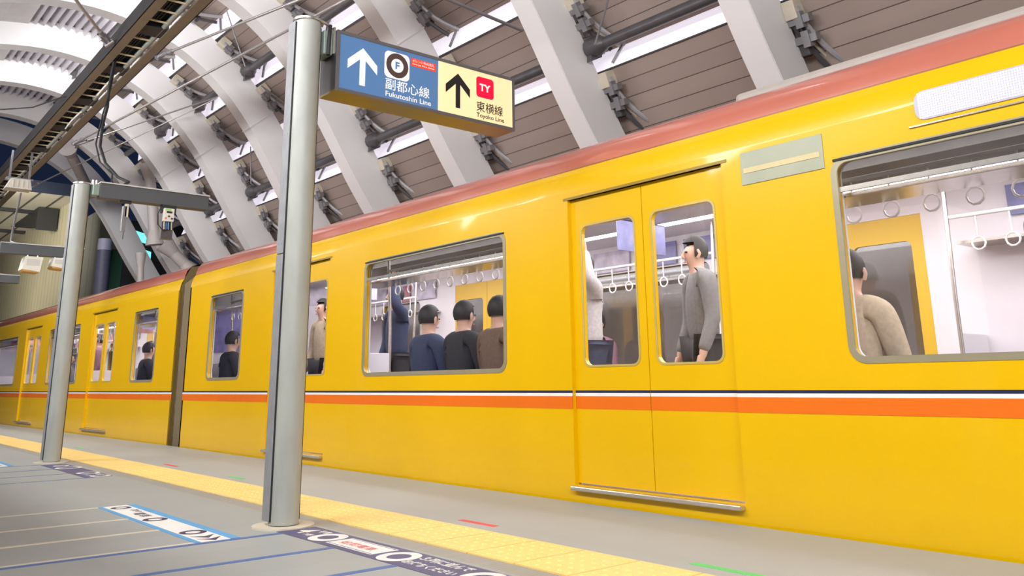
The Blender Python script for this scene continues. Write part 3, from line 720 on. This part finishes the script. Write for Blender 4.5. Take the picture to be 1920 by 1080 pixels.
# ------------------------------------------------------------------ train
PL_Z = 2.233
def rounded(y0, y1, z0, z1, r, n=5):
    pts = []
    for (cy_, cz_, a0) in ((y1 - r, z1 - r, 0), (y0 + r, z1 - r, 90), (y0 + r, z0 + r, 180), (y1 - r, z0 + r, 270)):
        for i in range(n + 1): a = R(a0 + 90 * i / n); pts.append((cy_ + r * math.cos(a), cz_ + r * math.sin(a)))
    return pts
def holed(outer, holes, x, th, mb=None):
    """flat panel in the (y,z) plane with holes, thickness th towards +x"""
    verts = [Vector(p) for p in outer]; edges = [(i, (i + 1) % len(outer)) for i in range(len(outer))]
    for h in holes:
        b = len(verts); verts += [Vector(p) for p in h]; edges += [(b + i, b + (i + 1) % len(h)) for i in range(len(h))]
    V, E, F, _, _, _ = geometry.delaunay_2d_cdt(verts, edges, [], 1, 1e-6)
    def inside(p, poly):
        c = False; j = len(poly) - 1
        for i in range(len(poly)):
            if (poly[i][1] > p[1]) != (poly[j][1] > p[1]) and p[0] < (poly[j][0] - poly[i][0]) * (p[1] - poly[i][1]) / (poly[j][1] - poly[i][1]) + poly[i][0]: c = not c
            j = i
        return c
    mb = mb or MB()
    bv = [mb.bm.verts.new((x, v[0], v[1])) for v in V]; fs = []
    for f in F:
        c = (sum(V[i][0] for i in f) / len(f), sum(V[i][1] for i in f) / len(f))
        if any(inside(c, h) for h in holes): continue
        fs.append(mb.bm.faces.new([bv[i] for i in f]))
    bmesh.ops.recalc_face_normals(mb.bm, faces=fs)
    r = bmesh.ops.extrude_face_region(mb.bm, geom=fs)
    for v in [g for g in r['geom'] if isinstance(g, bmesh.types.BMVert)]: v.co.x += th
    return mb
WID = 2.60
SX0 = 0.0
def train_car(y0, y1, doors, wins, x, rz, label, pivot):
    root = thing('train_car', label, 'train car', (x, pivot, 0), rz, 'yellow cars of the moving train')
    Y = lambda v: v - pivot
    a, b = Y(y0), Y(y1)
    for side in (0, 1):
        F = lambda xx: xx if side == 0 else WID - xx
        holes = [[(Y(d) - .66, .10), (Y(d) + .66, .10), (Y(d) + .66, 2.0), (Y(d) - .66, 2.0)] for d in doors] + [rounded(Y(w0), Y(w1), .845, 1.862, .07) for w0, w1 in wins]
        mb = holed([(a, -.02), (b, -.02), (b, 2.06), (a, 2.06)], holes, 0, .05)
        # tumblehome below and curved cantrail above
        rows = [[(.045, yy, -.42) for yy in (a, b)], [(.02, yy, -.2) for yy in (a, b)], [(0, yy, -.02) for yy in (a, b)]]; mb.sheet(rows)
        rows = [[(.055 * (t ** 2), yy, 2.06 + .173 * t) for yy in (a, b)] for t in (0, .2, .4, .6, .8, 1)]; mb.sheet(rows)
        if side:
            for v in mb.bm.verts: v.co.x = WID - v.co.x
        mb.build('side_wall', YEL, root, smooth=20)
        lin = holed([(a, .1), (b, .1), (b, 2.15), (a, 2.15)], holes, .055, .015)
        if side:
            for v in lin.bm.verts: v.co.x = WID - v.co.x
        lin.build('inner_lining', INWHITE, root)
        # doors
        for d in doors:
            for s_ in (-1, 1):
                c0_, c1_ = sorted((Y(d) + s_ * .003, Y(d) + s_ * .665))
                g0, g1 = (c0_ + .075, c1_ - .105) if s_ > 0 else (c0_ + .105, c1_ - .075)
                gl = rounded(g0, g1, .86, 1.80, .05)
                lf = holed([(c0_, .11), (c1_, .11), (c1_, 2.0), (c0_, 2.0)], [gl], .032, .03)
                if side:
                    for v in lf.bm.verts: v.co.x = WID - v.co.x
                leaf = lf.build('door', YEL if side == 0 else INYEL, root)
                pn = MB(); X_ = F(.045); pn.bm.faces.new([pn.bm.verts.new((X_, p[0], p[1])) for p in gl]); pn.build('pane', GLASS, leaf)
                rim = holed([(p[0], p[1]) for p in rounded(g0 - .014, g1 + .014, .846, 1.814, .06)], [gl], .028, .006)
                if side:
                    for v in rim.bm.verts: v.co.x = WID - v.co.x
                rim.build('pane_rim', mat('yellow_grey_rim', (.55, .42, .12), .4, .2), leaf)
                if side == 0:
                    for nm, za, zb, m in (('navy_band', .680, .697, NAVY), ('white_band', .660, .680, WHITE), ('orange_band', .578, .660, ORANGE)):
                        MB().box((.030, c0_, za), (.033, c1_, zb)).build(nm, m, leaf)
            if side == 0:
                MB().box((-.045, Y(d) - .66, .068), (.03, Y(d) + .66, .095), None, .006).build('door_sill', SILVER, root)
                MB().box((-.004, Y(d) - .70, 2.0), (.03, Y(d) + .70, 2.018)).build('door_top_shadow', mat('shaded_door_top_yellow', (.30, .19, .01), .4), root)  # dark strip standing in for the shadow at the door's top edge
        for (w0, w1) in wins:
            g = rounded(Y(w0) + .0, Y(w1) - .0, .845, 1.862, .07)
            rm = holed(rounded(Y(w0) - .022, Y(w1) + .022, .823, 1.884, .09), [rounded(Y(w0) + .012, Y(w1) - .012, .857, 1.85, .06)], -.004, .012)
            if side:
                for v in rm.bm.verts: v.co.x = WID - v.co.x
            wf = rm.build('window_frame', mat('grey_window_seal', (.34, .30, .20), .4, .3), root)
            pn = MB(); pn.bm.faces.new([pn.bm.verts.new((F(.02), p[0], p[1])) for p in rounded(Y(w0), Y(w1), .845, 1.70, .02)]); pn.build('pane', GLASS, wf)
            pn = MB(); pn.bm.faces.new([pn.bm.verts.new((F(.02), p[0], p[1])) for p in rounded(Y(w0), Y(w1), 1.722, 1.862, .02)]); pn.build('top_sash', GLASSG if side == 0 else GLASS, wf)
            MB().box((min(F(.008), F(.03)), Y(w0), 1.698), (max(F(.008), F(.03)), Y(w1), 1.724)).build('sash_bar', SILVER, wf)
            MB().box((min(F(-.01), F(.03)), Y(w0), 1.862), (max(F(-.01), F(.03)), Y(w1), 1.874)).build('top_gasket', BLACK, wf)
            if side == 0 and w1 - w0 > 1.5:
                pass
    # stripes on the body, between the doors
    cuts = [a] + sorted(sum(([Y(d) - .66, Y(d) + .66] for d in doors), [])) + [b]
    for nm, za, zb, m in (('navy_stripe', .680, .697, NAVY), ('white_stripe', .660, .680, WHITE), ('orange_stripe', .578, .660, ORANGE)):
        mb = MB()
        for i in range(0, len(cuts) - 1, 2): mb.box((-.0025, cuts[i], za), (.002, cuts[i + 1], zb))
        mb.build(nm, m, root)
    # roof
    sec = [(.055, 2.233), (.058, 2.27), (.085, 2.345), (.14, 2.405), (.24, 2.445), (.5, 2.48), (.9, 2.505), (1.3, 2.515)]
    sec = sec + [(WID - p[0], p[1]) for p in sec[-2::-1]]
    mb = MB(); mb.sheet([[(p[0], a, p[1]), (p[0], b, p[1])] for p in sec]); mb.build('roof', RED, root, smooth=50)
    MB().box((.052, a, 2.228), (.066, b, 2.236)).build('roof_seam', mat('dark_red_seam', (.25, .08, .01), .4), root)
    # ends
    for e in (a, b):
        mb = MB(); sg_ = 1 if e == a else -1
        mb.prism([(0.0, -.4), (0.0, 2.06), (.055, 2.233), (.14, 2.40), (.5, 2.475), (1.3, 2.51), (WID - .5, 2.475), (WID - .14, 2.4), (WID - .055, 2.233), (WID, 2.06), (WID, -.4)], 'y', e, e + sg_ * .04)
        mb.build('end_wall', mat('brown_grey_end_paint', (.20, .145, .06), .5), root)
        MB().box((.08, min(e + sg_ * .045, e + sg_ * .06), .1), (WID - .08, max(e + sg_ * .045, e + sg_ * .06), 2.15)).build('end_lining', INWHITE, root)
        MB().box((WID / 2 - .4, min(e + sg_ * .06, e + sg_ * .08), .1), (WID / 2 + .4, max(e + sg_ * .06, e + sg_ * .08), 1.95)).build('end_door', mat('pale_end_door', (.50, .50, .56), .4), root)
        MB().box((.30, min(e + sg_ * .06, e + sg_ * .075), 1.2), (.75, max(e + sg_ * .06, e + sg_ * .075), 1.8)).build('advert_panel', mat('end_advert', (.20, .18, .42), .4, 0, .3, 8), root)
    # underframe, floor, ceiling
    MB().box((.09, a, -.75), (WID - .09, b, -.05)).build('underframe', DARKSTEEL, root)
    MB().box((.05, a, .04), (WID - .05, b, .10)).build('interior_floor', INFLOOR, root)
    MB().box((.07, a, 2.15), (WID - .07, b, 2.18)).build('interior_ceiling', INWHITE, root)
    for xx in (.75, WID - .75): MB().box((xx - .07, a + .3, 2.125), (xx + .07, b - .3, 2.149)).build('ceiling_lamp', CEILLAMP, root)
    MB().box((WID / 2 - .25, a + .3, 2.07), (WID / 2 + .25, b - .3, 2.149)).build('ceiling_duct', mat('pale_duct', (.62, .60, .62), .4), root)
    # destination displays and roof units
    return root, Y
def dest_display(root, Y, yc):
    pts = rounded(Y(yc) - .575, Y(yc) + .575, 1.972, 2.118, .05)
    MB().prism(pts, 'x', -.006, .01).build('display_surround', mat('lilac_grey_led', (.48, .45, .55), .3), root)
    m2 = MB()
    for i in range(96):
        for j in range(11):
            y_ = Y(yc) - .55 + i * .01158; z_ = 1.985 + j * .012
            m2.box((-.0085, y_ - .0036, z_ - .0038), (-.006, y_ + .0036, z_ + .0038))
    m2.build('led_matrix', mat('white_led', (.9, .9, .95), .4, 0, .02, 5, (.92, .88, 1), .45), root)
    MB().box((-.01, Y(yc) - .61, 1.945), (.0, Y(yc) + .61, 1.952)).build('display_sill', SILVER, root)
def interior(root, Y, wins, doors):
    for (w0, w1) in wins:
        if w1 - w0 < 1.2: L0, L1 = Y(w0) - .5, Y(w1) + .5
        else: L0, L1 = Y(w0) - .35, Y(w1) + .35
        for side in (0, 1):
            F = (lambda v: v) if side == 0 else (lambda v: WID - v)
            st = MB(); x0, x1 = sorted((F(.09), F(.52))); st.box((x0, L0, .42), (x1, L1, .54), None, .03)
            x0, x1 = sorted((F(.08), F(.16))); st.box((x0, L0, .54), (x1, L1, .86), None, .02); st.build('bench_seat', SEAT, root)
            for e in (L0, L1):
                p = MB(); p.tube([(F(.5), e, .10), (F(.5), e, 1.3), (F(.46), e, 2.14)], .016, 8); p.build('grab_pole', SILVER, root, smooth=60)
                x0, x1 = sorted((F(.08), F(.5))); MB().box((x0, e - .012, .45), (x1, e + .012, 1.05), None, .005).build('seat_partition', INWHITE, root)
            p = MB(); p.tube([(F(.46), L0, 1.86), (F(.46), L1, 1.86)], .014, 8)
            n = int((L1 - L0) / .22)
            for i in range(n):
                yy = L0 + .15 + i * .22
                p.tube([(F(.46), yy, 1.86), (F(.46), yy, 1.70)], .006, 5)
                p.tube([(F(.46), yy + .045 * math.cos(t), 1.655 + .045 * math.sin(t)) for t in [2 * PI * q / 10 for q in range(11)]], .007, 5, False)
            p.build('strap_rail', WP, root, smooth=60)
            p = MB(); x0, x1 = sorted((F(.08), F(.36))); p.box((x0, L0, 1.68), (x1, L1, 1.70)); p.build('luggage_rack', SILVER, root)
        n = max(1, int((L1 - L0) / .62))
        for i in range(n):
            yy = L0 + .1 + i * .62; c = random.choice([(.45, .18, .22), (.22, .22, .42), (.75, .72, .74), (.55, .5, .6), (.7, .35, .3)])
            MB().box((WID - .10, yy, 1.88), (WID - .085, yy + .52, 2.10)).build('advert_panel', mat('advert_%d' % int(c[0] * 100), c, .4, 0, .25, 8), root)
            if i % 2 == 0:
                MB().box((WID / 2 - .30, yy, 1.80), (WID / 2 + .30, yy + .008, 2.06)).build('hanging_advert', mat('hanging_advert_%d' % int(c[2] * 100), c, .4, 0, .25, 8), root)

D1 = [-1.2, 3.6, 8.4]; W1 = [(-3.9, -3.0), (.17, 2.23), (4.97, 7.03), (9.88, 10.88)]
car1, Yf = train_car(-4.5, 11.68, D1, W1, 4.09, 0, 'nearest yellow train car with red roof filling the right of the view', 3.6)
dest_display(car1, Yf, 1.2)
MB().box((-.006, Yf(2.28), 1.838), (.0, Yf(2.80), 2.03), None, .002).build('grey_plate', mat('sage_grey_plate', (.36, .38, .27), .4), car1)
MB().box((-.009, Yf(2.30), 1.905), (-.006, Yf(2.78), 1.935)).build('plate_band', mat('straw_band', (.60, .50, .25), .4), car1)
MB().box((.85, Yf(-.9), 2.50), (1.75, Yf(3.4), 2.745), None, .04).build('roof_unit', ROOFGREY, car1)
interior(car1, Yf, W1, D1)
D2 = [15.5, 20.4, 25.3]; W2 = [(12.9, 13.9), (16.9, 19.0), (21.8, 23.9), (26.9, 27.9)]
car2, Yf2 = train_car(12.10, 28.6, D2, W2, 4.09, math.atan(.018), 'further yellow train car behind the two columns at left', 12.1)
dest_display(car2, Yf2, 17.95)
MB().box((.85, Yf2(16.5), 2.50), (1.75, Yf2(22.5), 2.62), None, .04).build('roof_unit', ROOFGREY, car2)
interior(car2, Yf2, W2, D2)
gw = thing('gangway_bellows', 'brown grey gangway bellows joining the two yellow cars', 'gangway', (4.09, 11.69, 0))
mb = MB(); rows = []
for i in range(9):
    o_ = .12 if i % 2 else .06
    rows.append([(o_, .4 * i / 8, -.25), (o_, .4 * i / 8, 2.15), (o_ + .2, .4 * i / 8, 2.33), (2.4 - o_, .4 * i / 8, 2.33), (2.6 - o_, .4 * i / 8, 2.15), (2.6 - o_, .4 * i / 8, -.25)])
mb.sheet(rows); mb.build('bellows', mat('brown_grey_rubber', (.20, .15, .085), .7), gw)
for y in (-1, 3.6, 8, 14.5, 20, 25.5):
    area('carriage_light', (5.35 - max(0, y - 12) * .018, y, 2.05), (5.35, y, 0), 4.2, 1.2, 95, (1, .97, 1))

# ------------------------------------------------------------------ passengers
def skinned(name, verts, edges, radii, m, parent, sub=2):
    me = bpy.data.meshes.new(name); me.from_pydata(verts, edges, []); o = bpy.data.objects.new(name, me); C.objects.link(o)
    md = o.modifiers.new('Skin', 'SKIN'); md.use_smooth_shade = True
    for i, r in enumerate(radii):
        sv = me.skin_vertices[0].data[i] if me.skin_vertices else None
        if sv is None: break
        sv.radius = (r, r) if not isinstance(r, tuple) else r
        sv.use_root = (i == 0)
    sb = o.modifiers.new('Sub', 'SUBSURF'); sb.levels = sub; sb.render_levels = sub
    me.materials.append(m)
    if parent: o.parent = parent
    return o
def mk_skin(name, verts, edges, radii, m, parent):
    me = bpy.data.meshes.new(name); bm = bmesh.new()
    L = bm.verts.layers.skin.verify(); vs = []
    for v, r in zip(verts, radii):
        x = bm.verts.new(v); x[L].radius = r if isinstance(r, tuple) else (r, r); vs.append(x)
    vs[0][L].use_root = True
    for e in edges: bm.edges.new((vs[e[0]], vs[e[1]]))
    bm.to_mesh(me); bm.free()
    o = bpy.data.objects.new(name, me); C.objects.link(o)
    md = o.modifiers.new('Skin', 'SKIN'); md.use_smooth_shade = True
    sb = o.modifiers.new('Sub', 'SUBSURF'); sb.levels = 1; sb.render_levels = 2
    me.materials.append(m); o.parent = parent
    return o
SKT = mat('skin_tone', (.60, .37, .27), .5, 0, .03); HAIR = mat('black_hair', (.02, .016, .015), .6)
def person(label, loc, rz, sit, top, trousers, arm_up=False, s=1.0):
    """faces +X in its own frame"""
    root = thing('person', label, 'person', loc, rz, None); root.scale = (s, s, s)
    if sit:
        pel = (0, 0, .50); kn = [(.42, q * .10, .50) for q in (-1, 1)]; an = [(.44, q * .11, .09) for q in (-1, 1)]
        sh = 1.03; lean = .03
    else:
        pel = (0, 0, .90); kn = [(.02, q * .10, .49) for q in (-1, 1)]; an = [(-.01, q * .11, .08) for q in (-1, 1)]
        sh = 1.40; lean = .02
    hp = [(pel[0], q * .09, pel[2] - .02) for q in (-1, 1)]
    toe = [(a[0] + .17, a[1], .035) for a in an]
    ch = (lean, 0, sh - .17); nb = (lean, 0, sh + .03); nk = (lean + .01, 0, sh + .10); hd = (lean + .03, 0, sh + .20); tp = (lean + .03, 0, sh + .29)
    shd = [(lean, q * .18, sh) for q in (-1, 1)]
    if sit: el = [(lean + .06, q * .23, sh - .29) for q in (-1, 1)]; wr = [(lean + .28, q * .12, sh - .38) for q in (-1, 1)]
    else: el = [(lean + .0, q * .24, sh - .30) for q in (-1, 1)]; wr = [(lean + .10, q * .24, sh - .55) for q in (-1, 1)]
    if arm_up: el[1] = (lean + .12, .26, sh + .08); wr[1] = (lean + .12, .20, sh + .33)
    V = [pel, ch, nb, nk, hd, tp]; Rr = [(.10, .08), (.11, .085), .058, .050, (.085, .10), .07]; E = [(0, 1), (1, 2), (2, 3), (3, 4), (4, 5)]
    for i in range(2):
        b_ = len(V); V += [shd[i], el[i], wr[i]]; Rr += [.045, .034, .028]; E += [(2, b_), (b_, b_ + 1), (b_ + 1, b_ + 2)]
        w0 = Vector(wr[i]); d = (w0 - Vector(el[i])).normalized(); pm = len(V); V.append(tuple(w0 + d * .07)); Rr.append((.022, .035)); E.append((b_ + 2, pm))
        side = d.orthogonal().normalized()
        for q in range(4):
            f0 = w0 + d * .085 + side * (.027 - .018 * q); L_ = (.065, .075, .07, .055)[q]; curl = d.cross(side) * .02
            n_ = len(V); V += [tuple(f0 + d * L_ * .5), tuple(f0 + d * L_ * .9 + curl)]; Rr += [.009, .007]; E += [(pm, n_), (n_, n_ + 1)]
        n_ = len(V); V += [tuple(w0 + d * .05 + side * .045), tuple(w0 + d * .085 + side * .055)]; Rr += [.010, .008]; E += [(b_ + 2, n_), (n_, n_ + 1)]
        b_ = len(V); V += [hp[i], kn[i], an[i], toe[i]]; Rr += [.075, .05, .036, .03]; E += [(0, b_), (b_, b_ + 1), (b_ + 1, b_ + 2), (b_ + 2, b_ + 3)]
    body = mk_skin('body', V, E, Rr, SKT, root)
    # clothing
    V = [pel, ch, nb]; Rr = [(.16, .12), (.175, .125), (.085, .08)]; E = [(0, 1), (1, 2)]
    for i in range(2):
        b_ = len(V); V += [shd[i], el[i], wr[i]]; Rr += [.080, .062, .046]; E += [(2, b_), (b_, b_ + 1), (b_ + 1, b_ + 2)]
    mk_skin('jacket', V, E, Rr, top, root)
    V = [pel]; Rr = [(.15, .12)]; E = []
    for i in range(2):
        b_ = len(V); V += [hp[i], kn[i], an[i]]; Rr += [.115, .080, .060]; E += [(0, b_), (b_, b_ + 1), (b_ + 1, b_ + 2)]
    mk_skin('trousers', V, E, Rr, trousers, root)
    mb = MB()
    for i in range(2): mb.box((an[i][0] - .07, an[i][1] - .045, 0), (an[i][0] + .20, an[i][1] + .045, .075), None, .02)
    mb.build('shoes', HAIR, root)
    h = Vector(hd)
    hb = MB(); bmesh.ops.create_uvsphere(hb.bm, u_segments=18, v_segments=12, radius=1)
    for v in list(hb.bm.verts):
        if v.co.z < -.55 or (v.co.x > .45 and v.co.z < .45): hb.bm.verts.remove(v)
    for v in hb.bm.verts: v.co = Vector((v.co.x * .108 - .010, v.co.y * .092, v.co.z * .118 + .035)) + h
    hb.build('hair', HAIR, root, smooth=60)
    fb = MB(); fx = h.x + .088
    fb.tube([(fx - .008, h.y, h.z + .025), (fx + .008, h.y, h.z - .012), (fx - .01, h.y, h.z - .028)], [.006, .012, .009], 8); fb.build('nose', SKT, root, smooth=60)
    eb = MB()
    for q in (-1, 1): eb.tube([(fx - .022, h.y + q * .032, h.z + .018), (fx - .006, h.y + q * .032, h.z + .018)], .008, 10)
    eb.build('eyes', HAIR, root)
    MB().box((fx - .02, h.y - .022, h.z - .062), (fx - .004, h.y + .022, h.z - .054)).build('mouth', mat('lip', (.5, .2, .18), .5), root)
    rb = MB()
    for q in (-1, 1): rb.tube([(h.x, h.y + q * .085, h.z - .03), (h.x - .01, h.y + q * .1, h.z), (h.x, h.y + q * .085, h.z + .03)], .012, 6)
    rb.build('ears', SKT, root, smooth=60)
    return root
fab = lambda n, c: mat(n, c, .85, 0, .12, 40)
BK = fab('black_cloth', (.03, .028, .032)); NVC = fab('navy_cloth', (.04, .05, .10)); GR = fab('grey_cloth', (.20, .19, .19)); TN = fab('tan_cloth', (.50, .40, .28)); WH = fab('pale_cloth', (.62, .60, .60)); BR = fab('brown_cloth', (.16, .10, .07)); PR = fab('plum_cloth', (.28, .14, .18))
Xn, Xf = 4.09 + .33, 4.09 + WID - .33
P_ = [('seated person in a tan coat with back to the big window at the right', (Xn, 2.42, .08), 0, True, TN, BR),
      ('seated person in a brown coat on the near bench behind the middle window', (Xn, 5.50, .08), 0, True, BR, BK),
      ('seated person in black with back to the middle window', (Xn, 5.98, .08), 0, True, BK, BK),
      ('seated person in navy on the near bench left in the middle window', (Xn, 6.52, .08), 0, True, NVC, BK),
      ('seated person in plum low in the left pane of the near car door', (Xf, 6.2, .08), PI, True, PR, NVC),
      ('standing person in a grey coat in the right pane of the near car door', (5.35, 4.1, .10), 2.6, False, GR, BK),
      ('standing person in pale clothes at the left pane of the near car door', (5.2, 5.2, .10), 2.9, False, WH, NVC),
      ('standing person in navy with raised arm at the left of the middle window', (5.2, 8.2, .10), 3.0, False, NVC, BK),
      ('seated person in black in the end window just before the gangway', (Xn, 11.05, .08), 0, True, BK, BK),
      ('standing person in tan seen through the door just right of the nearer column', (5.3, 10.1, .10), 3.2, False, TN, BK),
      ('seated person in black in the first window of the further car', (Xn - .03, 14.35, .08), 0, True, BK, NVC),
      ('standing person in plum inside the first door of the further car', (5.1, 19.7, .10), 2.9, False, PR, BK),
      ('seated person in grey in the long window of the further car', (Xn - .12, 19.0, .08), 0, True, GR, BK)]
for i, (l, loc, rz, sit, t, tr_) in enumerate(P_):
    person(l, loc, rz, sit, t, tr_, arm_up=(i in (6, 7)), s=1.0)
